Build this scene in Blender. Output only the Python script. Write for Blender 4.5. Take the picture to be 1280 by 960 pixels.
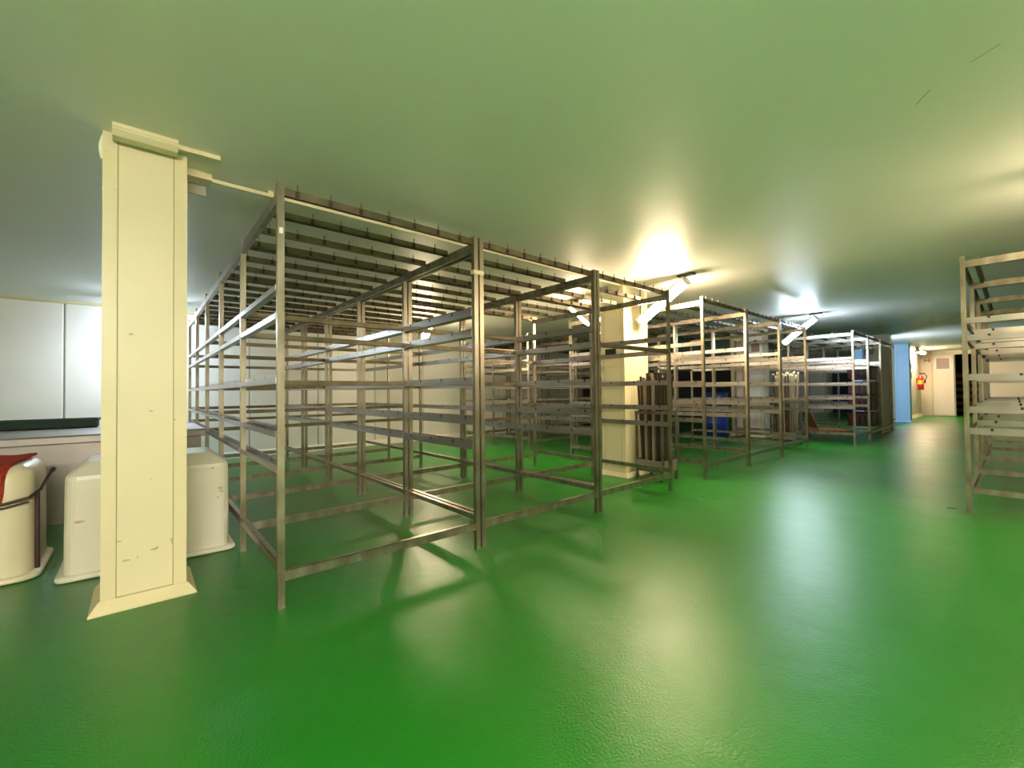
import bpy, math, random
from mathutils import Vector, Matrix
random.seed(7)
S = bpy.context.scene
COL = S.collection
for o in list(bpy.data.objects): bpy.data.objects.remove(o)

# ------------------------------------------------------------------ camera
F_PX, PITCH, ROLL, YAW = 539.99, 0.0173, -0.0108, 0.8599
CAM = Vector((-0.5105, -2.3533, 1.0496))
fw = Vector((math.cos(YAW)*math.cos(PITCH), math.sin(YAW)*math.cos(PITCH), math.sin(PITCH)))
rt = fw.cross(Vector((0, 0, 1))).normalized(); up = rt.cross(fw)
r2 = math.cos(ROLL)*rt + math.sin(ROLL)*up; u2 = -math.sin(ROLL)*rt + math.cos(ROLL)*up
cd = bpy.data.cameras.new('camera'); cd.sensor_fit = 'HORIZONTAL'; cd.sensor_width = 36
cd.lens = F_PX/1280*36; cd.clip_start = .02; cd.clip_end = 200
co = bpy.data.objects.new('camera', cd); COL.objects.link(co)
M = Matrix((( r2.x, u2.x, -fw.x, CAM.x), (r2.y, u2.y, -fw.y, CAM.y), (r2.z, u2.z, -fw.z, CAM.z), (0, 0, 0, 1)))
co.matrix_world = M
S.camera = co
# ------------------------------------------------------------------ world, exposure (all light comes from the lamps built below)
w = bpy.data.worlds.new('world'); S.world = w; w.use_nodes = True
w.node_tree.nodes['Background'].inputs[0].default_value = (.9, .95, 1, 1)
w.node_tree.nodes['Background'].inputs[1].default_value = 0.02
S.view_settings.view_transform = 'Standard'; S.view_settings.look = 'None'
S.view_settings.gamma = 1; S.view_settings.use_curve_mapping = False
S.view_settings.exposure = 0.95
WARM = (1.0, .76, .48); NEUT = (1.0, .88, .74); COOL = (.72, .86, 1.0)
E_L1, E_L2, E_L3, E_FAR, E_BACK, E_LEFT, E_CAM, E_RIGHT = 120, 110, 90, 60, 130, 85, 225, 85

CE = 2.357      # ceiling height
# ------------------------------------------------------------------ materials
def mat(name, col, rough=.5, metal=0., var=.12, scale=6., bump=0., bscale=80., col2=None, rvar=.0, spec=.5, emit=None, estr=0., stretch=None, contrast=(.2, .8)):
    m = bpy.data.materials.new(name); m.use_nodes = True
    nt = m.node_tree; N = nt.nodes; L = nt.links
    b = N['Principled BSDF']; b.inputs['Roughness'].default_value = rough; b.inputs['Metallic'].default_value = metal
    b.inputs['Specular IOR Level'].default_value = spec
    tc = N.new('ShaderNodeTexCoord'); mp = N.new('ShaderNodeMapping'); L.new(tc.outputs['Object'], mp.inputs[0])
    if stretch: mp.inputs['Scale'].default_value = stretch
    nz = N.new('ShaderNodeTexNoise'); nz.inputs['Scale'].default_value = scale; nz.inputs['Detail'].default_value = 5
    L.new(mp.outputs[0], nz.inputs['Vector'])
    rp = N.new('ShaderNodeValToRGB'); rp.color_ramp.elements[0].position = contrast[0]; rp.color_ramp.elements[1].position = contrast[1]
    c2 = col2 if col2 else tuple(c*(1-var) for c in col)
    rp.color_ramp.elements[0].color = (*c2, 1); rp.color_ramp.elements[1].color = (*col, 1)
    L.new(nz.outputs['Fac'], rp.inputs[0]); L.new(rp.outputs[0], b.inputs['Base Color'])
    if rvar:
        mr = N.new('ShaderNodeMapRange'); mr.inputs[3].default_value = max(.02, rough-rvar); mr.inputs[4].default_value = min(1, rough+rvar)
        mr.inputs[1].default_value = .2; mr.inputs[2].default_value = .8
        L.new(nz.outputs['Fac'], mr.inputs[0]); L.new(mr.outputs[0], b.inputs['Roughness'])
    if bump:
        n2 = N.new('ShaderNodeTexNoise'); n2.inputs['Scale'].default_value = bscale; n2.inputs['Detail'].default_value = 3
        L.new(tc.outputs['Object'], n2.inputs['Vector'])
        bp = N.new('ShaderNodeBump'); bp.inputs['Strength'].default_value = bump; bp.inputs['Distance'].default_value = .01
        L.new(n2.outputs['Fac'], bp.inputs['Height']); L.new(bp.outputs[0], b.inputs['Normal'])
    if emit:
        b.inputs['Emission Color'].default_value = (*emit, 1); b.inputs['Emission Strength'].default_value = estr
    return m

M_ = {}
M_['steel'] = mat('stainless_steel', (.43, .39, .31), .34, .9, col2=(.23, .195, .14), scale=14, rvar=.07, stretch=(1, 1, .35), bump=.05, bscale=60, contrast=(.3, .7))
M_['rail'] = mat('dull_steel_rail', (.22, .185, .125), .42, .8, col2=(.11, .085, .05), scale=9, rvar=.06)
M_['steelbright'] = mat('bright_steel', (.50, .48, .45), .32, .92, col2=(.36, .33, .29), scale=5, rvar=.04)
M_['tanksteel'] = mat('brushed_tank_steel', (.40, .37, .35), .42, .7, col2=(.31, .29, .28), scale=2.5)
M_['cream'] = mat('cream_panel', (.72, .655, .43), .42, var=.05, scale=3)
M_['creamtrim'] = mat('cream_trim', (.72, .645, .405), .4, var=.07, scale=4)
M_['creamwall'] = mat('cream_wall', (.80, .71, .60), .5, var=.06, scale=2)
M_['whitepanel'] = mat('white_wall_panel', (.80, .79, .76), .32, var=.05, scale=1.2)
M_['joint'] = mat('joint_grey', (.42, .40, .36), .7)
M_['ceil'] = mat('ceiling_paint', (.86, .85, .81), .45, var=.03, scale=.7)
M_['white'] = mat('white_enamel', (.85, .84, .80), .4, var=.03)
M_['tub'] = mat('white_polyethylene', (.74, .73, .64), .38, col2=(.66, .62, .49), scale=2.2, spec=.5)
M_['tubcream'] = mat('cream_polyethylene', (.74, .69, .50), .25, col2=(.68, .61, .41), scale=2.2)
M_['rust'] = mat('dark_red_brown_rod', (.05, .018, .015), .45)
M_['rednet'] = mat('red_net', (.36, .045, .03), .9, spec=.15)
M_['greenplastic'] = mat('dark_green_plastic', (.003, .045, .028), .65, var=.4, scale=10)
M_['black'] = mat('black_plastic', (.012, .012, .012), .5)
M_['blue'] = mat('blue_plastic', (.01, .04, .30), .4)
M_['paleblue'] = mat('pale_blue_column', (.40, .66, .98), .5, var=.05)  # even pale blue for the two far columns
M_['navy'] = mat('dark_blue_paint', (.02, .06, .14), .5)
M_['dark'] = mat('dark_brown_unlit_space', (.035, .022, .018), .6, var=.4, scale=3)  # dark brown that paints the lack of light in unlit spaces
M_['card'] = mat('cardboard', (.34, .16, .06), .8, var=.25, scale=5)
M_['redbrown'] = mat('red_brown_crate', (.14, .03, .02), .6, var=.3)
M_['red'] = mat('extinguisher_red', (.50, .02, .015), .3)
M_['yellow'] = mat('yellow_label', (.75, .45, .05), .5)
M_['stick'] = mat('dark_metal_stick', (.085, .068, .05), .5, .5, var=.5, scale=10)
M_['sticklight'] = mat('pale_metal_stick', (.55, .50, .40), .45, .6, var=.3, scale=10)
M_['wood'] = mat('wooden_stick', (.36, .25, .13), .7, var=.4, scale=12)
M_['woodend'] = mat('pale_stick_end', (.80, .66, .32), .7)
M_['greypanel'] = mat('grey_brown_panel', (.27, .23, .19), .5, .3, var=.25, scale=3)
M_['notchshade_pinblock'] = mat('notch_shade_and_pin_block', (.03, .022, .014), .7)  # notch inserts carry painted shade; pin blocks are dark themselves
M_['seam'] = mat('dark_panel_seam', (.38, .32, .19), .7)
M_['tape'] = mat('cream_tape', (.80, .72, .45), .6)
M_['pane'] = mat('dusky_pane', (.30, .19, .15), .35)
M_['foam'] = mat('pale_sealant_foam', (.82, .85, .70), .8)
M_['paper'] = mat('white_paper', (.86, .85, .82), .7)
M_['blacksteel'] = mat('dark_bracket', (.06, .045, .03), .5)

# floor: green epoxy with fine orange-peel
def floor_mat():
    m = bpy.data.materials.new('green_epoxy_floor'); m.use_nodes = True
    nt = m.node_tree; N = nt.nodes; L = nt.links; b = N['Principled BSDF']; b.inputs['Specular IOR Level'].default_value = .42
    tc = N.new('ShaderNodeTexCoord')
    n1 = N.new('ShaderNodeTexNoise'); n1.inputs['Scale'].default_value = 1.3; n1.inputs['Detail'].default_value = 3; n1.inputs['Roughness'].default_value = .5
    L.new(tc.outputs['Object'], n1.inputs['Vector'])
    rp = N.new('ShaderNodeValToRGB'); rp.color_ramp.elements[0].position = .1; rp.color_ramp.elements[1].position = .9
    rp.color_ramp.elements[0].color = (.0075, .140, .006, 1); rp.color_ramp.elements[1].color = (.012, .185, .012, 1)
    L.new(n1.outputs['Fac'], rp.inputs[0])
    L.new(rp.outputs[0], b.inputs['Base Color'])
    mr = N.new('ShaderNodeMapRange'); mr.inputs[1].default_value = .1; mr.inputs[2].default_value = .9; mr.inputs[3].default_value = .24; mr.inputs[4].default_value = .38
    L.new(n1.outputs['Fac'], mr.inputs[0]); L.new(mr.outputs[0], b.inputs['Roughness'])
    n2 = N.new('ShaderNodeTexNoise'); n2.inputs['Scale'].default_value = 110; n2.inputs['Detail'].default_value = 4; L.new(tc.outputs['Object'], n2.inputs['Vector'])
    n3 = N.new('ShaderNodeTexNoise'); n3.inputs['Scale'].default_value = 6; n3.inputs['Detail'].default_value = 2; L.new(tc.outputs['Object'], n3.inputs['Vector'])
    b1 = N.new('ShaderNodeBump'); b1.inputs['Strength'].default_value = .38; b1.inputs['Distance'].default_value = .004; L.new(n2.outputs['Fac'], b1.inputs['Height'])
    b2 = N.new('ShaderNodeBump'); b2.inputs['Strength'].default_value = .10; b2.inputs['Distance'].default_value = .03; L.new(n3.outputs['Fac'], b2.inputs['Height'])
    L.new(b1.outputs[0], b2.inputs['Normal']); L.new(b2.outputs[0], b.inputs['Normal'])
    return m
M_['floor'] = floor_mat()

# ------------------------------------------------------------------ helpers
class MB:
    def __init__(s): s.v = []; s.f = []; s.sm = []; s.mi = []; s.cur = 0
    def add(s, v, f, smooth=False):
        o = len(s.v); s.v += [tuple(x) for x in v]; s.f += [tuple(i+o for i in q) for q in f]; s.sm += [smooth]*len(f); s.mi += [s.cur]*len(f); return s
    def box(s, a, b):
        x0, y0, z0 = a; x1, y1, z1 = b
        return s.add([(x0,y0,z0),(x1,y0,z0),(x1,y1,z0),(x0,y1,z0),(x0,y0,z1),(x1,y0,z1),(x1,y1,z1),(x0,y1,z1)],
                     [(0,3,2,1),(4,5,6,7),(0,1,5,4),(1,2,6,5),(2,3,7,6),(3,0,4,7)])
    def prism(s, poly, axis, a, b):
        # polygon in the plane across the axis, extruded from a to b
        n = len(poly)
        def P(u, v, t): return {'x': (t, u, v), 'y': (u, t, v), 'z': (u, v, t)}[axis]
        v = [P(u, w_, a) for u, w_ in poly] + [P(u, w_, b) for u, w_ in poly]
        f = [tuple(range(n))[::-1], tuple(range(n, 2*n))] + [(i, (i+1) % n, n+(i+1) % n, n+i) for i in range(n)]
        return s.add(v, f)
    def cyl(s, p, q, r, n=8, r2=None, smooth=True):
        p = Vector(p); q = Vector(q); d = (q-p).normalized(); a = d.orthogonal().normalized(); b = d.cross(a)
        r2 = r if r2 is None else r2
        v = [p+(a*math.cos(t)+b*math.sin(t))*r for t in [2*math.pi*i/n for i in range(n)]] + [q+(a*math.cos(t)+b*math.sin(t))*r2 for t in [2*math.pi*i/n for i in range(n)]]
        s.add(v, [(i, (i+1) % n, n+(i+1) % n, n+i) for i in range(n)], smooth)
        s.add(v[:n], [tuple(range(n))[::-1]]); s.add(v[n:], [tuple(range(n))]); return s
    def path(s, pts, r, n=6):
        for a, b in zip(pts, pts[1:]): s.cyl(a, b, r, n)
        return s
    def lathe(s, prof, c=(0, 0), n=20, smooth=True):
        v = []; f = []
        for r, z in prof: v += [(c[0]+r*math.cos(2*math.pi*i/n), c[1]+r*math.sin(2*math.pi*i/n), z) for i in range(n)]
        for k in range(len(prof)-1):
            for i in range(n): f.append((k*n+i, k*n+(i+1) % n, (k+1)*n+(i+1) % n, (k+1)*n+i))
        return s.add(v, f, smooth)
    def loft(s, rings, cap0=True, cap1=True, smooth=True):
        n = len(rings[0]); v = [p for r in rings for p in r]; f = []
        for k in range(len(rings)-1):
            for i in range(n): f.append((k*n+i, k*n+(i+1) % n, (k+1)*n+(i+1) % n, (k+1)*n+i))
        s.add(v, f, smooth)
        if cap0: s.add(rings[0], [tuple(range(n))[::-1]])
        if cap1: s.add(rings[-1], [tuple(range(n))])
        return s
    def mesh(s, name):
        m = bpy.data.meshes.new(name); m.from_pydata(s.v, [], s.f); m.update()
        m.polygons.foreach_set('use_smooth', s.sm); m.polygons.foreach_set('material_index', s.mi); return m
    def build(s, name, material, parent=None, loc=(0, 0, 0)):
        m = s.mesh(name); m.materials.append(M_[material] if isinstance(material, str) else material)
        return link(name, m, parent, loc)
def link(name, mesh, parent=None, loc=(0, 0, 0)):
    o = bpy.data.objects.new(name, mesh); COL.objects.link(o); o.location = loc
    if parent: o.parent = parent
    return o
def tag(o, label, cat, group=None):
    o['label'] = label; o['category'] = cat
    if group: o['group'] = group
    return o
def thing(name, label, cat, loc=(0, 0, 0), group=None):
    o = bpy.data.objects.new(name, None); COL.objects.link(o); o.location = loc; o.empty_display_size = .1
    return tag(o, label, cat, group)
def struct(o): o['kind'] = 'structure'; return o
def rrect(cx, cy, hx, hy, r, z, n=4):
    pts = []
    for (sx, sy, a0) in ((1, 1, 0), (-1, 1, 90), (-1, -1, 180), (1, -1, 270)):
        for i in range(n+1):
            a = math.radians(a0+90*i/n); pts.append((cx+sx*(hx-r)+r*math.cos(a), cy+sy*(hy-r)+r*math.sin(a), z))
    return pts

# ------------------------------------------------------------------ the setting
XL, XE, YR, YB = -5.0, 21.5, -6.0, 6.1      # room: left end, far end, right side, back wall
XD = 9.0                                     # the panelled back wall ends here, panels coloured dark as an unlit opening follow
fl = MB().box((XL-.2, YR-.2, -.1), (XE+3.2, YB+.3, 0)).build('floor', 'floor'); struct(fl)

def ceil_mat():
    m = M_['ceil']; nt = m.node_tree; N = nt.nodes; L = nt.links; b = N['Principled BSDF']
    src = b.inputs['Base Color'].links[0].from_socket
    tc = N.new('ShaderNodeTexCoord'); sx = N.new('ShaderNodeSeparateXYZ'); L.new(tc.outputs['Object'], sx.inputs[0])
    def math_(op, a, c, clamp=False):
        n = N.new('ShaderNodeMath'); n.operation = op; n.use_clamp = clamp
        for i, q in enumerate((a, c)):
            if q is None: continue
            if isinstance(q, (int, float)): n.inputs[i].default_value = q
            else: L.new(q, n.inputs[i])
        return n.outputs[0]
    tot = None
    for (x0, y0, x1, y1) in ((2.209, -2.084, 2.119, -2.140), (2.024, -2.265, 1.976, -2.345)):   # two dark scuffs
        l = math.hypot(x1-x0, y1-y0); ux, uy = (x1-x0)/l, (y1-y0)/l
        dx = math_('SUBTRACT', sx.outputs[0], x0); dy = math_('SUBTRACT', sx.outputs[1], y0)
        t = math_('ADD', math_('MULTIPLY', dx, ux), math_('MULTIPLY', dy, uy))
        n = math_('ABSOLUTE', math_('SUBTRACT', math_('MULTIPLY', dx, uy), math_('MULTIPLY', dy, ux)), None)
        k = math_('MULTIPLY', math_('LESS_THAN', n, .0018), math_('LESS_THAN', math_('ABSOLUTE', math_('SUBTRACT', t, l/2), None), l/2))
        tot = k if tot is None else math_('MAXIMUM', tot, k)
    mx = N.new('ShaderNodeMix'); mx.data_type = 'RGBA'; L.new(math_('MULTIPLY', tot, .75), mx.inputs['Factor']); L.new(src, mx.inputs['A']); mx.inputs['B'].default_value = (.05, .05, .04, 1)
    L.new(mx.outputs['Result'], b.inputs['Base Color'])
ceil_mat()
struct(MB().box((XL-.2, YR-.2, CE), (XE+3.2, YB+.3, CE+.15)).build('ceiling', 'ceil'))
struct(MB().box((XL-.2, YR-.2, 0), (XL, YB+.2, CE)).build('wall_left', 'creamwall'))
struct(MB().box((XL, YR-.2, 0), (XE+3.2, YR, CE)).build('wall_right', 'creamwall'))
# back wall: insulated panels with recessed joints
wb = struct(MB().box((XL, YB+.03, 0), (XD, YB+.2, CE)).build('wall_back', 'joint'))
x = -1.3-1.1*4
pm = None
while x < XD-.05:
    x0 = max(x, XL); x1 = min(x+1.1, XD)
    if x1-x0 > .1:
        MB().prism([(x0+.006, YB+.03), (x0+.006, YB+.012), (x0+.018, YB), (x1-.018, YB), (x1-.006, YB+.012), (x1-.006, YB+.03)], 'z', .0, CE-.0).build('panel', 'whitepanel', wb)
    x += 1.1
struct(MB().prism([(YB, CE), (YB-.035, CE), (YB-.03, CE-.02), (YB-.01, CE-.035), (YB, CE-.04)], 'x', XL, XD).build('trim_1', 'creamtrim'))
struct(MB().prism([(YB, 0), (YB-.05, 0), (YB-.045, .02), (YB-.012, .09), (YB, .1)], 'x', XL, XD).build('baseboard_back', 'whitepanel'))
# dark panels stand in for an unlit opening, its shade put into the colour
wd = struct(MB().box((XD, YB+.06, 0), (XE, YB+.2, CE)).build('wall_back_far', 'dark'))
for k in range(10):
    a = XD+.05+k*1.24
    MB().box((a, YB+.02, .04), (a+1.2, YB+.06, 2.2)).build('panel', 'dark', wd)
# end wall with the service door and a dark doorway
we = struct(MB().box((XE, -1.0, 0), (XE+.12, YB+.2, CE)).box((XE, YR, 0), (XE+.12, -1.62, CE)).box((XE, -1.62, 2.2), (XE+.12, -1.0, CE)).build('wall_end', 'creamwall'))
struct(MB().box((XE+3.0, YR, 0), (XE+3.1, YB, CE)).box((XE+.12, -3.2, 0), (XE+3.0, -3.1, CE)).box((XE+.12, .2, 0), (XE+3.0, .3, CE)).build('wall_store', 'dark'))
dr = struct(MB().box((XE-.06, -.97, .02), (XE, -.43, 2.2)).build('door_1', 'creamwall'))
MB().box((XE-.085, -.90, 1.66), (XE-.06, -.865, 2.12)).box((XE-.085, -.53, 1.66), (XE-.06, -.495, 2.12)).box((XE-.085, -.865, 1.66), (XE-.06, -.53, 1.70)).box((XE-.085, -.865, 2.08), (XE-.06, -.53, 2.12)).build('window_frame', 'white', dr)
MB().box((XE-.068, -.865, 1.70), (XE-.06, -.53, 2.08)).build('pane', 'pane', dr)
struct(MB().box((XE-.05, -.42, 0), (XE, -.38, CE)).box((XE-.03, -1.62, 2.2), (XE, -.38, 2.27)).build('trim_2', 'creamtrim'))
d2 = struct(MB().box((XE-.05, 1.75, .02), (XE, 2.6, 2.2)).build('door_2', 'navy'))
MB().box((XE-.075, 1.85, 1.0), (XE-.05, 1.88, 1.14)).build('door_handle', 'steel', d2)
# the short side wall that carries the fire extinguisher
wn = struct(MB().box((18.6, -.1, 0), (XE, .3, CE)).build('wall_nook', 'creamwall'))
struct(MB().prism([(-.1, 0), (-.16, 0), (-.15, .02), (-.11, .1), (-.1, .1)], 'x', 18.6, XE).build('baseboard_nook', 'creamtrim'))

# ------------------------------------------------------------------ columns
def column(x0, x1, y0, y1, label, body='cream', trim='creamtrim', tw=.055, sk=.042, parts=True):
    c = thing('support_column', label, 'column', ((x0+x1)/2, (y0+y1)/2, 0))
    hx, hy = (x1-x0)/2, (y1-y0)/2
    t = .006
    MB().box((-hx+t, -hy+t, 0), (hx-t, hy-t, CE)).build('core', 'seam', c)
    for nm, a, b in (('panel', (-hx+tw+.004, -hy+.002, .06), (hx-tw-.004, -hy+t+.002, CE-.002)), ('panel', (-hx+tw+.004, hy-t-.002, .06), (hx-tw-.004, hy-.002, CE-.002)),
                     ('panel', (-hx+.002, -hy+tw+.004, .06), (-hx+t+.002, hy-tw-.004, CE-.002)), ('panel', (hx-t-.002, -hy+tw+.004, .06), (hx-.002, hy-tw-.004, CE-.002))):
        MB().box(a, b).build(nm, body, c)
    for sx in (-1, 1):
        for sy in (-1, 1):
            X = lambda d: sx*(hx-d); Y = lambda d: sy*(hy-d)
            poly = [(X(0), Y(0)), (X(tw), Y(0)), (X(tw), Y(t)), (X(t), Y(t)), (X(t), Y(tw)), (X(0), Y(tw))]
            if sx*sy < 0: poly = poly[::-1]
            o = MB().prism(poly, 'z', .04, CE).build('corner_trim', trim, c)
            if parts:
                rv = MB()
                for k in range(5):
                    z = .28+k*.45
                    rv.cyl((sx*(hx-tw*.8), sy*hy, z), (sx*(hx-tw*.8), sy*(hy+.004), z), .006, 8)
                    rv.cyl((sx*hx, sy*(hy-tw*.8), z), (sx*(hx+.004), sy*(hy-tw*.8), z), .006, 8)
                rv.build('rivets', trim, o)
    # flared skirting, one mitred length on each side
    for (ax, ay, bx_, by) in ((-1, -1, 1, -1), (1, -1, 1, 1), (1, 1, -1, 1), (-1, 1, -1, -1)):
        v = []
        for (px, py) in ((ax, ay), (bx_, by)):
            v += [(px*(hx+sk), py*(hy+sk), 0), (px*(hx+sk), py*(hy+sk), .008), (px*(hx+.012), py*(hy+.010), .048), (px*(hx+.004), py*(hy+.004), .056), (px*(hx-.01), py*(hy-.01), .056), (px*(hx-.01), py*(hy-.01), 0)]
        MB().add(v, [(i, (i+1) % 6, 6+(i+1) % 6, 6+i) for i in range(6)] + [(5, 4, 3, 2, 1, 0), (6, 7, 8, 9, 10, 11)]).build('skirting', trim, c)
    return c
c1 = column(-.654, -.320, .544, .874, 'nearest cream clad square column with scuffed flared base, beside the white tubs')
# dirt scuffs low on the front face of the nearest column
M_['scuff'] = mat('brown_scuff', (.58, .50, .30), .7, col2=(.40, .33, .18), scale=40)
def blot(nm, parent, px, pz, wx, wz, ya, yb):
    n = 12
    ring = [(px+wx*random.uniform(.45, 1)*math.cos(k*2*math.pi/n), pz+wz*random.uniform(.45, 1)*math.sin(k*2*math.pi/n)) for k in range(n)]
    return MB().loft([[(a, ya, c) for a, c in ring][::-1], [(a, yb, c) for a, c in ring][::-1]], smooth=False).build(nm, 'scuff', parent)
for (px, pz, wx, wz) in ((-.075, .23, .022, .006), (-.03, .235, .004, .008), (.035, .26, .018, .006), (.045, .268, .01, .004), (-.10, .33, .012, .004), (-.06, 1.36, .016, .009), (.02, .97, .012, .005), (.115, .92, .008, .006), (.105, .285, .006, .02), (.02, .62, .004, .004)):
    blot('scuff', c1, px, pz, wx, wz, -.1676, -.160)
fb = MB().loft([rrect(-.166, -.12, .004+.013*math.sin(math.pi*min(1, (k+.6)/6.6)), .03, .003, 2.22+.021*k, 3) for k in range(7)]); fb.build('sealant_foam', 'foam', c1)
c2 = column(3.91, 4.42, .70, 1.05, 'cream clad column behind the trolley of dark sticks, under the warm lamp')
MB().box((-.259, -.06, 1.50), (-.2555, .02, 1.545)).build('notice_frame', 'joint', c2)
c3 = column(9.7, 10.05, 1.18, 1.85, 'wide beige clad column beyond the second rack block, beside the blue drum', 'creamwall', parts=False)
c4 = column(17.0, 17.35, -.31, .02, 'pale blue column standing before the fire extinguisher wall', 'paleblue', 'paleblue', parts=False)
c5 = column(13.3, 13.6, -.40, -.1, 'slim cream column at the far end of the third rack block', parts=False)
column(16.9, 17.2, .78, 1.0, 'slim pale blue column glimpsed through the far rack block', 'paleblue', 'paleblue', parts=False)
c6 = column(12.2, 12.55, 4.95, 5.3, 'narrow cream column far back before the panels darkened as an unlit opening', parts=False)

# ------------------------------------------------------------------ lamps
def lamp(p_hi, p_lo, col, strength, label, base=True, wid=.14):
    p_hi = Vector(p_hi); p_lo = Vector(p_lo); d = (p_lo-p_hi); ln = d.length; d.normalize()
    L = thing('batten_lamp', label, 'lamp', p_hi)
    x = d; y = Vector((0, 0, 1)).cross(x).normalized(); z = x.cross(y)
    R = Matrix((x, y, z)).transposed().to_4x4()
    def put(mb, nm, m, parent=L):
        o = mb.build(nm, m, parent); o.matrix_local = R; return o
    put(MB().prism([(-wid/2, 0), (wid/2, 0), (wid/2*.8, .03), (-wid/2*.8, .03)], 'x', .0, ln), 'housing', 'white')
    em = mat('lamp_diffuser', (.9, .9, .88), .4, var=0, emit=col, estr=strength)
    h = wid/2-.004
    put(MB().prism([(-h, -.002), (-h, -.03), (-h*.7, -.052), (0, -.06), (h*.7, -.052), (h, -.03), (h, -.002)], 'x', .03, ln-.03), 'diffuser', em)
    for a in (0, ln-.03):
        put(MB().prism([(-h-.003, 0), (-h-.003, -.035), (-h*.7, -.057), (0, -.065), (h*.7, -.057), (h+.003, -.035), (h+.003, 0)], 'x', a, a+.028), 'end_cap', 'white')
    if base:
        hd = Vector((d.x, d.y, 0)).normalized()
        q = MB(); zc = CE-p_hi.z
        hx, hy = abs(hd.x)*.06+.035, abs(hd.y)*.06+.035
        q.box((-hx, -hy, .035), (hx, hy, zc)); q.build('ceiling_bracket', 'blacksteel', L)
        if abs(d.z) > .2:
            MB().cyl(d*ln*.97+Vector((0, 0, .03)), Vector((d.x*ln*.97, d.y*ln*.97, zc)), .006, 6).build('hanger_rod', 'blacksteel', L)
    return L
lamp((4.17, .04, 2.30), (4.17, .655, 1.90), WARM, E_L1, 'bright tilted warm batten lamp between ceiling and the column behind the trolley')
lamp((8.40, -.13, 2.30), (8.40, .40, 1.88), COOL, E_L2, 'bright tilted cool white batten lamp over the end of the second rack block')
lamp((4.20, 1.77, 2.27), (4.20, 1.20, 1.80), WARM, E_L3, 'tilted warm batten lamp seen through the racks left of the trolley column')
lamp((18.9, -.30, 2.26), (20.4, -.30, 2.26), WARM, E_FAR, 'warm batten lamp along the wall above the fire extinguisher')
lamp((3.40, 4.40, 2.28), (3.40, 4.80, 1.88), WARM, E_BACK, 'warm batten lamp deep behind the racks near the white wall')
lamp((-.70, 5.35, 2.16), (-.12, 5.35, 2.16), COOL, E_LEFT, 'cool batten lamp at the back wall, hidden behind the nearest column')
lamp((-2.0, -4.2, 2.02), (-.4, -4.2, 2.02), NEUT, E_CAM, 'neutral batten lamp on the ceiling behind the viewer')
lamp((13.72, -.25, 1.95), (13.66, -.25, 1.25), COOL, 100, 'unseen cool batten lamp added behind the slim far column to light the pale blue column', base=False)  # added unseen lamp that brightens the pale blue column
lamp((3.62, -2.70, 2.30), (3.62, -3.27, 1.93), WARM, E_RIGHT, 'warm batten lamp on the ceiling near the right-hand rack')

# ------------------------------------------------------------------ racks
PW = .032; D = 1.027
LEV = [1.618, 1.476, 1.151, .885, .711]      # top edge of the notched rails
_cache = {}
def cached(key, fn, material):
    if key not in _cache:
        m = fn().mesh(key[0]); m.materials.append(M_[material]); m.materials.append(M_['notchshade_pinblock']); _cache[key] = m
    return _cache[key]
def post_mesh(H):
    b = MB(); h = PW/2; t = .004
    o = [(-h, -h), (h, -h), (h, h), (-h, h)]; i = [(-h+t, -h+t), (h-t, -h+t), (h-t, h-t), (-h+t, h-t)]
    v = [(x, y, 0) for x, y in o]+[(x, y, H) for x, y in o]+[(x, y, H) for x, y in i]+[(x, y, H-.15) for x, y in i]
    f = [(3, 2, 1, 0)]
    for k in range(4):
        n = (k+1) % 4; f += [(k, n, 4+n, 4+k), (4+k, 4+n, 8+n, 8+k), (8+k, 8+n, 12+n, 12+k)]
    f.append((12, 13, 14, 15)); b.add(v, f)
    # dark rubber foot is part of the same tube end: a slightly wider sole
    b.box((-h-.002, -h-.002, 0), (h+.002, h+.002, .006)); return b
def notched_mesh(side, stag):
    # U channel along Y, origin at its top inner edge; the inner flange carries notches (side +1: inner face looks towards +X)
    L = D-PW; y0 = PW/2; hI = .047; hO = .026; wd = .036; t = .004
    b = MB()
    sl = [s for s in ([.26, .575, .89] if stag else [.10, .415, .73, 1.045-.04]) if y0+.02 < s < y0+L-.02]
    nw, nd = .017, .024
    ys = [y0]
    for s_ in sl: ys += [s_-nw/2, s_+nw/2]
    ys.append(y0+L)
    xi = side*(wd/2); xi2 = side*(wd/2-t); xo = -side*(wd/2); xo2 = -side*(wd/2-t)
    lo, hi = min(xi, xi2), max(xi, xi2)
    b.box((lo, y0, -hI), (hi, y0+L, -nd))
    for k in range(0, len(ys), 2): b.box((lo, ys[k], -nd), (hi, ys[k+1], 0))
    b.box((-wd/2, y0, -hI-t), (wd/2, y0+L, -hI))
    b.cur = 1                                   # dark inserts paint the shade inside the open notches
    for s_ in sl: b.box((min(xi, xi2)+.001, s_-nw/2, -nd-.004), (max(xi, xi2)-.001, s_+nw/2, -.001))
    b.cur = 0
    lo, hi = min(xo, xo2), max(xo, xo2)
    b.box((lo, y0, -hI), (hi, y0+L, -hI+hO)); return b
def pin_rail_mesh(W, inset):
    b = MB(); a, c = (PW, W-PW) if inset else (PW-.004, W-PW+.004)
    b.box((a, -.003, 0), (c, .003, .040)).box((a, -.003, 0), (c, .022, .005))
    x = .095
    while x < W-.06:
        b.cyl((x, -.006, .012), (x, -.006, .066), .0035, 4, smooth=False); b.cur = 1; b.box((x-.009, -.010, .004), (x+.009, -.003, .034)); b.cur = 0; x += .165
    return b
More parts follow.
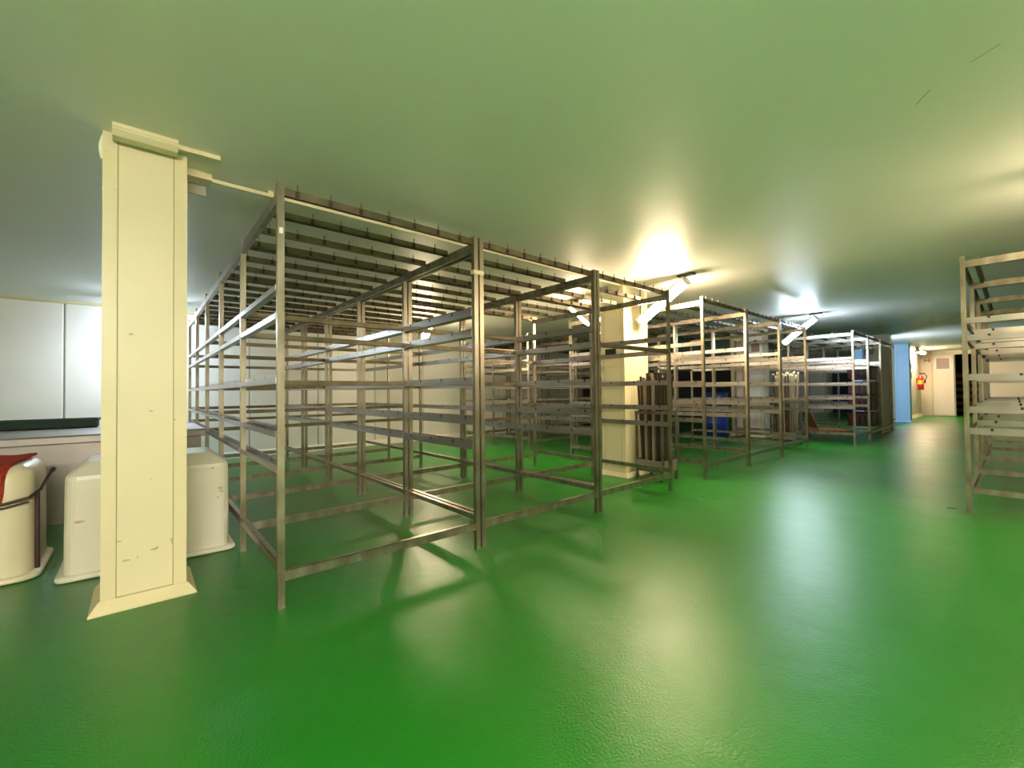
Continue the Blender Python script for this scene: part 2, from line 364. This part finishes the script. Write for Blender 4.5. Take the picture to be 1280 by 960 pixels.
def rack(x0, y0, n, W, label, H=2.1, backs=(1, 3, 5), front=(), lod=0, group=None, toprows=(0, .32, .64, .945), sticker=False):
    R = thing('steel_rack', label, 'rack', (x0, y0, 0), group)
    dz = H-2.1
    pk = ('post', round(H, 3))
    for k in range(n+1):
        for s in (0, 1):
            link('post', cached(pk, lambda: post_mesh(H), 'steel'), R, (PW/2 if s == 0 else W-PW/2, k*D+PW/2, 0))
    for k in range(n):
        for s, x in ((1, PW/2), (-1, W-PW/2)):
            for i, z in enumerate(LEV):
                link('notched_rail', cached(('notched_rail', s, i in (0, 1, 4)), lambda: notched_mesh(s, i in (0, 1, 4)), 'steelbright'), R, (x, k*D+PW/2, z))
            link('top_side_rail', cached(('top_side_rail', s), lambda: MB().box((-.014, PW/2, -.042), (.014, D-PW/2, .014)), 'steel'), R, (x, k*D+PW/2, 2.043+dz))
            link('bottom_side_rail', cached(('bottom_side_rail', s), lambda: MB().box((-.003+s*-.012, PW/2, -.045), (.003+s*-.012, D-PW/2, 0)).box((-.015, PW/2, -.005), (.015, D-PW/2, 0)), 'steel'), R, (x, k*D+PW/2, .226))
        for j, t in enumerate(toprows):
            link('pin_rail', cached(('pin_rail', round(W, 3), j == 0), lambda: pin_rail_mesh(W, j == 0), 'rail'), R, (0, k*D+t+PW/2, 2.045+dz))
    link('pin_rail', cached(('pin_rail', round(W, 3), True), lambda: pin_rail_mesh(W, True), 'rail'), R, (0, n*D+PW/2, 2.045+dz))
    for k in range(n+1):
        link('bottom_cross_rail', cached(('bottom_cross_rail', round(W, 3)), lambda: MB().box((PW, -.014, -.048), (W-PW, -.009, 0)).box((PW, -.014, -.005), (W-PW, .014, 0)), 'steel'), R, (0, k*D+PW/2, .178))
    cr = lambda: MB().box((PW, -.012, -.038), (W-PW, -.007, 0)).box((PW, -.012, -.038), (W-PW, .012, -.033))
    for k in backs:
        if k > n: continue
        for z in (LEV[:3] if k == 1 and n == 5 else LEV):
            link('cross_rail', cached(('cross_rail', round(W, 3)), cr, 'rail'), R, (0, k*D+PW/2, z-.005))
    for i in front:
        link('cross_rail', cached(('cross_rail', round(W, 3)), cr, 'rail'), R, (0, PW/2, LEV[i]-.005))
    return R
rA = rack(0, 0, 5, 1.223, 'leftmost long steel hanging rack whose corner post stands nearest the viewer')
MB().box((.008, -.002, 1.845), (.025, .0, 1.875)).build('sticker', 'paper', rA)
rB = rack(1.237, 0, 5, 1.260, 'second long steel hanging rack from the left, tied to the nearest rack')
MB().box((-.050, -.003, 1.845), (.034, .0, 1.872)).box((-.050, 0, 1.845), (-.047, .036, 1.872)).build('cream_tape', 'tape', rB)
rC = rack(2.508, 0, 2, 1.222, 'third steel hanging rack, its open end beside the trolley of dark sticks', front=(1,), backs=(2,))
MB().box((1.160, .655, 1.470), (1.172, .80, 1.535)).build('black_label_holder', 'black', rC)
b2 = ['first steel rack of the middle block, right of the trolley of dark sticks', 'central steel rack of the middle block, before the wide beige column', 'last steel rack of the middle block, below the cool white lamp']
for k in range(3): rack(4.474+1.285*k, 0, 2, 1.272, b2[k], H=2.14, backs=(2,), group='steel racks of the middle block')
b3 = ['steel rack in the far block with its corner post furthest forward', 'second steel rack in the far block, holding the red-brown crates', 'last steel rack in the far block, closed by a grey-brown panel']
for k in range(3): rack(9.3+1.25*k, -.47, 2, 1.24, b3[k], H=2.1, backs=(2,), group='steel racks of the far block')
bR = ['right-hand steel rack cut off by the picture edge, nearest its aisle corner', 'right-hand steel rack directly behind the picture-edge rack', 'right-hand steel rack third along the aisle, seen through the others', 'right-hand steel rack furthest along the aisle']
for k in range(4): rack(4.636+1.22*k, -2.08-2*D-PW, 2, 1.21, bR[k], H=2.13, backs=(0, 2) if k else (2,), group='steel racks on the right of the aisle')
b4 = ['steel rack in the back row, leftmost behind the third rack', 'steel rack in the back row, second from the left', 'steel rack in the back row, third from the left', 'steel rack in the back row, rightmost']
for k in range(4): rack(4.75+1.3*k, 3.3, 2, 1.25, b4[k], backs=(0, 2), group='steel racks of the back row')

# ------------------------------------------------------------------ tubs, tank, crate on the left
def tub(x0, x1, y0, y1, h, label, m, ch=.085, chz=.085, rad=.10, chr_=None):
    T = thing('plastic_tub', label, 'tub', ((x0+x1)/2, (y0+y1)/2, 0), 'upturned plastic tubs')
    hx, hy = (x1-x0)/2, (y1-y0)/2
    rings = [rrect(0, 0, hx-.033, hy-.033, rad, .03), rrect(0, 0, hx-.033, hy-.033, rad, .05)]
    rings += [rrect(0, 0, hx-.034, hy-.034, rad, h*.45), rrect(0, 0, hx-.036, hy-.036, rad, h-chz-.02), rrect(0, 0, hx-.040, hy-.040, rad, h-chz)]
    n = 4
    for k in range(1, n+1):
        t = k/n
        if chr_: ins = ch*(1-math.cos(t*math.pi/2)); z = h-chz+chz*math.sin(t*math.pi/2)
        else: ins = ch*t*.95; z = h-chz+chz*(t**.92)*.97
        rings.append(rrect(0, 0, hx-.040-ins, hy-.040-ins, max(.03, rad-ins*.5), z))
    rings.append(rrect(0, 0, hx-.07-ch, hy-.07-ch, .04, h))
    MB().loft(rings, smooth=bool(chr_)).build('body', m, T)
    MB().loft([rrect(0, 0, hx-.02, hy-.02, rad, 0), rrect(0, 0, hx, hy, rad, .006), rrect(0, 0, hx, hy, rad, .024), rrect(0, 0, hx-.008, hy-.008, rad, .032), rrect(0, 0, hx-.034, hy-.034, rad, .034)]).build('rim', m, T)
    return T
t2 = tub(-.872, -.012, 1.12, 1.74, .662, 'white plastic tub standing upside down behind the nearest column', 'tub', ch=.085, chz=.075, rad=.05)
for (px, pz, wx, wz) in ((.345, .42, .025, .012), (.35, .40, .018, .008), (-.33, .33, .03, .01), (-.12, .335, .06, .003), (.30, .56, .015, .006), (.33, .36, .01, .01)):
    blot('stain', t2, px, pz, wx, wz, -.31+.0325+.003*pz/.6, -.255)
t1 = tub(-1.90, -.945, 1.32, 1.98, .655, 'cream plastic tub standing upside down at the left edge, red net on top', 'tubcream', ch=.06, chz=.07, rad=.10, chr_=True)
# dark rod handle around the tub
hd = MB(); zc = .44
hp = [(-.48, -.316, zc-.005), (.0, -.318, zc), (.34, -.318, zc+.01), (.43, -.300, zc+.03), (.466, -.22, zc+.06), (.475, -.10, zc+.10), (.49, -.02, zc+.14)]
hd.path(hp, .0085, 8).path([(a, b-.002, c-.022) for a, b, c in hp[:4]], .006, 8).path([(.455, -.235, zc+.05), (.458, -.235, .045)], .011, 8)
hd.cyl(hp[-1], (.497, .0, zc+.15), .013, 8); hd.build('rod_handle', 'rust', t1)
# red net draped over the tub
rows = []
prof = [(.28, .662), (.15, .664), (.02, .666), (-.10, .666), (-.20, .663), (-.248, .654), (-.282, .627), (-.297, .57), (-.301, .50), (-.303, .44), (-.304, .40)]
nx = 26
v = []; f = []
for j, (yy, zz) in enumerate(prof):
    xr = .40-.085*(j/10)+.006*math.sin(j*1.7)
    for i in range(nx+1):
        x = -.36+(xr+.36)*i/nx
        v.append((x, yy, zz+.006+.004*math.sin(x*37+j*1.3)))
for j in range(len(prof)-1):
    for i in range(nx): f.append((j*(nx+1)+i, (j+1)*(nx+1)+i, (j+1)*(nx+1)+i+1, j*(nx+1)+i+1))
net = MB(); net.add(v, f, True); no = net.build('red_net', 'rednet', None, (-1.4225, 1.65, .0))
tag(no, 'red mesh net draped over the cream tub at the left edge', 'net')
sd = no.modifiers.new('s', 'SUBSURF'); sd.levels = 1; sd.render_levels = 1
wf = no.modifiers.new('w', 'WIREFRAME'); wf.thickness = .007; wf.use_replace = False

TK = thing('steel_tank', 'low grey steel tank with a broad flat rim, behind the tubs', 'tank', (-1.5, 3.3, 0))
MB().box((-1.20, -.50, .0), (-.26, .55, .655)).build('side_panel', 'tanksteel', TK)
MB().box((-.254, -.50, .0), (1.44, .55, .655)).build('side_panel', 'tanksteel', TK)
MB().prism([(-.55, .662), (-.55, .712), (-.538, .724), (.58, .724), (.58, .655), (-.53, .655)], 'x', -1.25, 1.468).build('rim', 'tanksteel', TK)
GC = thing('green_tray', 'long dark green plastic tray lying on the steel tank', 'tray', (-1.9, 4.05, .724))
MB().box((-1.1, -.16, 0), (1.05, .16, .012)).box((-1.1, -.16, 0), (1.05, -.148, .085)).box((-1.1, .148, 0), (1.05, .16, .085)).box((-1.1, -.16, 0), (-1.088, .16, .085)).box((1.038, -.16, 0), (1.05, .16, .085)).build('body', 'greenplastic', GC)
MB().box((-1.115, -.178, .070), (1.065, -.16, .092)).box((-1.115, .16, .070), (1.065, .178, .092)).box((-1.115, -.16, .070), (-1.1, .16, .092)).box((1.05, -.16, .070), (1.065, .16, .092)).build('lip', 'greenplastic', GC)
for k in range(9):
    MB().box((-1.05+k*.26, -.172, .006), (-1.03+k*.26, -.16, .070)).build('rib', 'greenplastic', GC)

# ------------------------------------------------------------------ trunking on the ceiling by the nearest column
tr = thing('cable_trunking', 'ribbed cream trunking box on the ceiling in front of the nearest column', 'trunking', (-.49, .47, CE))
MB().prism([(-.05, 0), (-.05, -.035), (-.03, -.055), (.03, -.055), (.05, -.035), (.05, 0)], 'x', -.125, .125).build('cover', 'cream', tr)
for z in (-.018, -.03): MB().box((-.125, -.055, z-.004), (.125, -.05, z)).build('rib', 'creamtrim', tr)
MB().box((.126, -.012, -.025), (.31, .012, -.002)).build('spur', 'cream', tr)
cn = thing('ceiling_conduit', 'long thin cream conduit running over the racks along the ceiling', 'conduit', (-.19, .76, CE))
MB().box((0, -.010, -.036), (4.1, .010, -.014)).build('duct', 'cream', cn)
for k in range(5): MB().box((.3+k*.85, -.014, -.038), (.33+k*.85, .014, 0)).build('clip', 'creamtrim', cn)
jb = thing('junction_box', 'yellowish junction box with a flap at the right of the nearest column top', 'junction box', (-.25, .76, CE))
MB().box((-.07, -.05, -.045), (.058, .05, 0)).build('box', 'creamtrim', jb)
MB().box((-.07, .07, -.10), (.04, .078, -.005)).box((.012, .066, -.085), (.02, .07, -.077)).build('flap', 'joint', jb)

# ------------------------------------------------------------------ stick trolleys
def trolley(x, y, wx, wy, label, slabel, grp, nst, hs, matset, tops=None):
    T = thing('stick_trolley', label, 'trolley', (x, y, 0))
    for sx in (0, 1):
        for sy in (0, 1):
            MB().box((-.012, -.012, .05), (.012, .012, .80)).cyl((0, -.01, .03), (0, .01, .03), .03, 10).build('leg', 'steel', T, (sx*wx, sy*wy, 0))
    MB().box((-.01, -.012, .10), (wx+.01, -.006, .235)).build('tray_side', 'greypanel', T)
    MB().box((-.01, wy+.006, .10), (wx+.01, wy+.012, .235)).build('tray_side', 'greypanel', T)
    MB().box((-.014, -.01, .10), (-.008, wy+.01, .235)).build('tray_side', 'greypanel', T)
    MB().box((wx+.008, -.01, .10), (wx+.014, wy+.01, .235)).build('tray_side', 'greypanel', T)
    MB().box((-.008, -.006, .10), (wx+.008, wy+.006, .108)).build('tray_floor', 'greypanel', T)
    for z in (.77,):
        MB().box((-.015, -.015, z), (wx+.015, -.01, z+.035)).build('top_rail', 'steel', T); MB().box((-.015, wy+.01, z), (wx+.015, wy+.015, z+.035)).build('top_rail', 'steel', T)
        MB().box((-.015, -.01, z), (-.01, wy+.01, z+.035)).build('top_rail', 'steel', T); MB().box((wx+.01, -.01, z), (wx+.015, wy+.01, z+.035)).build('top_rail', 'steel', T)
    nx_ = max(3, int(round(math.sqrt(nst*wx/wy)))); ny_ = max(2, math.ceil(nst/nx_)); k = 0
    for i in range(nx_):
        for j in range(ny_):
            if k >= nst: break
            bx_ = x+.03+(wx-.06)*(i+.5)/nx_; by = y+.03+(wy-.06)*(j+.5)/ny_
            L = hs+random.uniform(-.06, .06)
            lean = ((bx_-x-wx/2)*.25+random.uniform(-.012, .012), (by-y-wy/2)*.25+random.uniform(-.012, .012))
            m = matset[k % len(matset)]
            q = MB(); wa, wb_ = .013, .010
            q.loft([[(sx*wa, sy*wb_, 0) for sx, sy in ((-1, -1), (1, -1), (1, 1), (-1, 1))], [(sx*wa+lean[0], sy*wb_+lean[1], L) for sx, sy in ((-1, -1), (1, -1), (1, 1), (-1, 1))]], smooth=False)
            st = q.build('hanging_stick', m, None, (bx_, by, .109)); tag(st, {'stick': 'dark ', 'sticklight': 'pale metal ', 'wood': 'brown wooden '}[m]+slabel, 'stick', grp)
            if tops:
                MB().box((lean[0]-wa-.002, lean[1]-wb_-.002, L-.03), (lean[0]+wa+.002, lean[1]+wb_+.002, L+.004)).build('pale_tip', tops, st)
            k += 1
    return T
trolley(3.985, .265, .31, .33, 'steel trolley with a low tray full of dark sticks, before the cream column', 'hanging stick upright in the trolley before the cream column', 'dark sticks in the near trolley', 30, 1.10, ['stick', 'stick', 'sticklight', 'stick', 'wood', 'stick'])
trolley(8.62, .28, .34, .38, 'steel trolley of brown sticks in the middle rack block, under the cool lamp', 'pale-tipped stick in the trolley under the cool lamp', 'pale-tipped sticks in the far trolley', 24, 1.20, ['wood', 'stick', 'wood'], 'woodend')

# ------------------------------------------------------------------ small things further back
dm = thing('plastic_drum', 'blue plastic drum standing left of the wide beige column', 'drum', (9.15, 2.0, 0))
MB().lathe([(.0, .0), (.25, .0), (.28, .02), (.285, .30), (.295, .32), (.285, .34), (.285, .62), (.295, .64), (.285, .66), (.28, .92), (.26, .95)]).build('body', 'blue', dm)
MB().lathe([(.27, .935), (.29, .94), (.29, .97), (.26, .975), (.0, .972)]).build('lid', 'blue', dm)
for i, (dx, dy, a) in enumerate(((.0, .0, .3), (.06, .05, -.2), (-.05, .04, .8))):
    o = MB().box((-.36, -.26, 0), (.36, .26, .006)).box((-.36, -.26, .006), (.36, -.01, .010)).box((-.36, .01, .006), (.36, .26, .010)).build('cardboard_sheet', 'card', None, (9.95+dx, .1+dy, .20+i*.012))
    o.rotation_euler = (0, 0, a)
    tag(o, ('lowest', 'middle', 'topmost')[i]+' of three flat orange-brown cardboard sheets lying low in the far rack', 'cardboard', 'cardboard sheets in the far rack')
cb = MB().box((-.32, -.004, 0), (.32, .004, .34)).box((-.32, .004, .16), (.32, .007, .34)).build('cardboard_sheet', 'card', None, (10.0, .35, .237)); cb.rotation_euler = (-.35, 0, .5)
tag(cb, 'orange-brown cardboard sheet propped upright in the far rack block', 'cardboard')
cl = ['red-brown crate on the lowest level of the far rack', 'red-brown crate stacked second in the far rack', 'red-brown crate stacked third in the far rack', 'red-brown crate on top of the far rack stack']
for k in range(4):
    z = .235+k*.33
    C_ = thing('crate', cl[k], 'crate', (11.40, -.20, z), 'red-brown crates in the far rack')
    MB().box((-.30, -.2, 0), (.30, .2, .015)).box((-.30, -.2, 0), (.30, -.185, .28)).box((-.30, .185, 0), (.30, .2, .28)).box((-.30, -.2, 0), (-.285, .2, .28)).box((.285, -.2, 0), (.30, .2, .28)).build('body', 'redbrown', C_)
    MB().box((-.315, -.215, .255), (.315, -.2, .285)).box((-.315, .2, .255), (.315, .215, .285)).box((-.315, -.2, .255), (-.30, .2, .285)).box((.30, -.2, .255), (.315, .2, .285)).build('rim', 'redbrown', C_)
    for j in range(3): MB().box((-.306, -.12+j*.09, .04), (-.30, -.07+j*.09, .22)).build('slot', 'black', C_)
gp = thing('grey_panel', 'tall grey-brown sheet panel standing in the last rack of the far block', 'panel', (11.86, -.43, .0))
MB().box((0, .0, .03), (1.12, .012, 2.0)).build('sheet', 'greypanel', gp)
MB().box((0, -.008, .03), (.03, .0, 2.0)).box((1.09, -.008, .03), (1.12, .0, 2.0)).box((.03, -.008, .03), (1.09, .0, .06)).box((.03, -.008, 1.97), (1.09, .0, 2.0)).build('edge_frame', 'steel', gp)
# notices on the beige column
for (y, z, hh, lb) in ((1.30, 1.46, .20, 'white notice sheet fixed low on the wide beige column'), (1.32, 1.98, .30, 'framed white notice high on the wide beige column')):
    n_ = thing('wall_notice', lb, 'notice', (9.70, y, z))
    MB().box((-.012, -.11, -hh/2), (-.0, .11, hh/2)).build('board', 'white', n_)
    MB().box((-.014, -.085, -hh/2+.03), (-.012, .085, hh/2-.03)).build('sheet', 'paper' if hh < .25 else 'pane', n_)
# fire extinguisher
fe = thing('fire_extinguisher', 'red fire extinguisher with yellow label on the far cream wall', 'extinguisher', (20.35, -.21, .95))
MB().lathe([(0, 0), (.075, 0), (.085, .02), (.085, .40), (.07, .47), (.03, .50), (.03, .53), (0, .53)]).build('body', 'red', fe)
MB().lathe([(.0865, .20), (.0865, .34)], n=20).build('label_band', 'yellow', fe)
MB().cyl((0, 0, .53), (0, 0, .58), .022, 8).box((-.02, -.12, .575), (.02, .03, .595)).build('valve', 'black', fe)
MB().path([(0, -.02, .56), (-.02, -.12, .55), (-.02, -.17, .48), (-.01, -.15, .40), (0, -.12, .36)], .013, 6).cyl((0, -.12, .36), (.0, -.11, .24), .02, 8, .03).build('hose', 'black', fe)
MB().box((-.05, .085, .25), (.05, .11, .40)).build('wall_bracket', 'blacksteel', fe)
es = thing('safety_sign', 'small red and white safety sign on the far wall', 'sign', (XE, -.28, 2.02))
MB().box((-.012, -.09, -.06), (0, .09, .06)).build('plate', 'white', es)
MB().box((-.014, -.085, -.055), (-.012, -.03, .055)).box((-.014, .03, -.055), (-.012, .085, .055)).build('red_field', 'red', es)
MB().box((-.014, -.02, -.03), (-.012, .02, .03)).build('symbol', 'redbrown', es)
for (z, lb) in ((1.75, 'upper black switch box on the edge of the extinguisher wall'), (1.45, 'lower black switch box on the edge of the extinguisher wall')):
    sw = thing('switch_box', lb, 'switch', (18.75, -.1, z))
    MB().box((-.07, -.06, -.1), (.07, 0, .1)).build('case', 'black', sw); MB().box((-.03, -.07, -.04), (.03, -.06, .04)).build('rocker', 'joint', sw)
pl = thing('wooden_pallet', 'brown wooden pallets leaning inside the dark doorway at the far end', 'pallet', (XE+1.3, -1.3, 0))
for k in range(6): MB().box((-.02, -.5, .1+k*.26), (.02, .5, .24+k*.26)).build('board', 'card', pl)
for y in (-.45, 0, .41): MB().box((.02, y, 0), (.10, y+.08, 1.7)).build('bearer', 'card', pl)
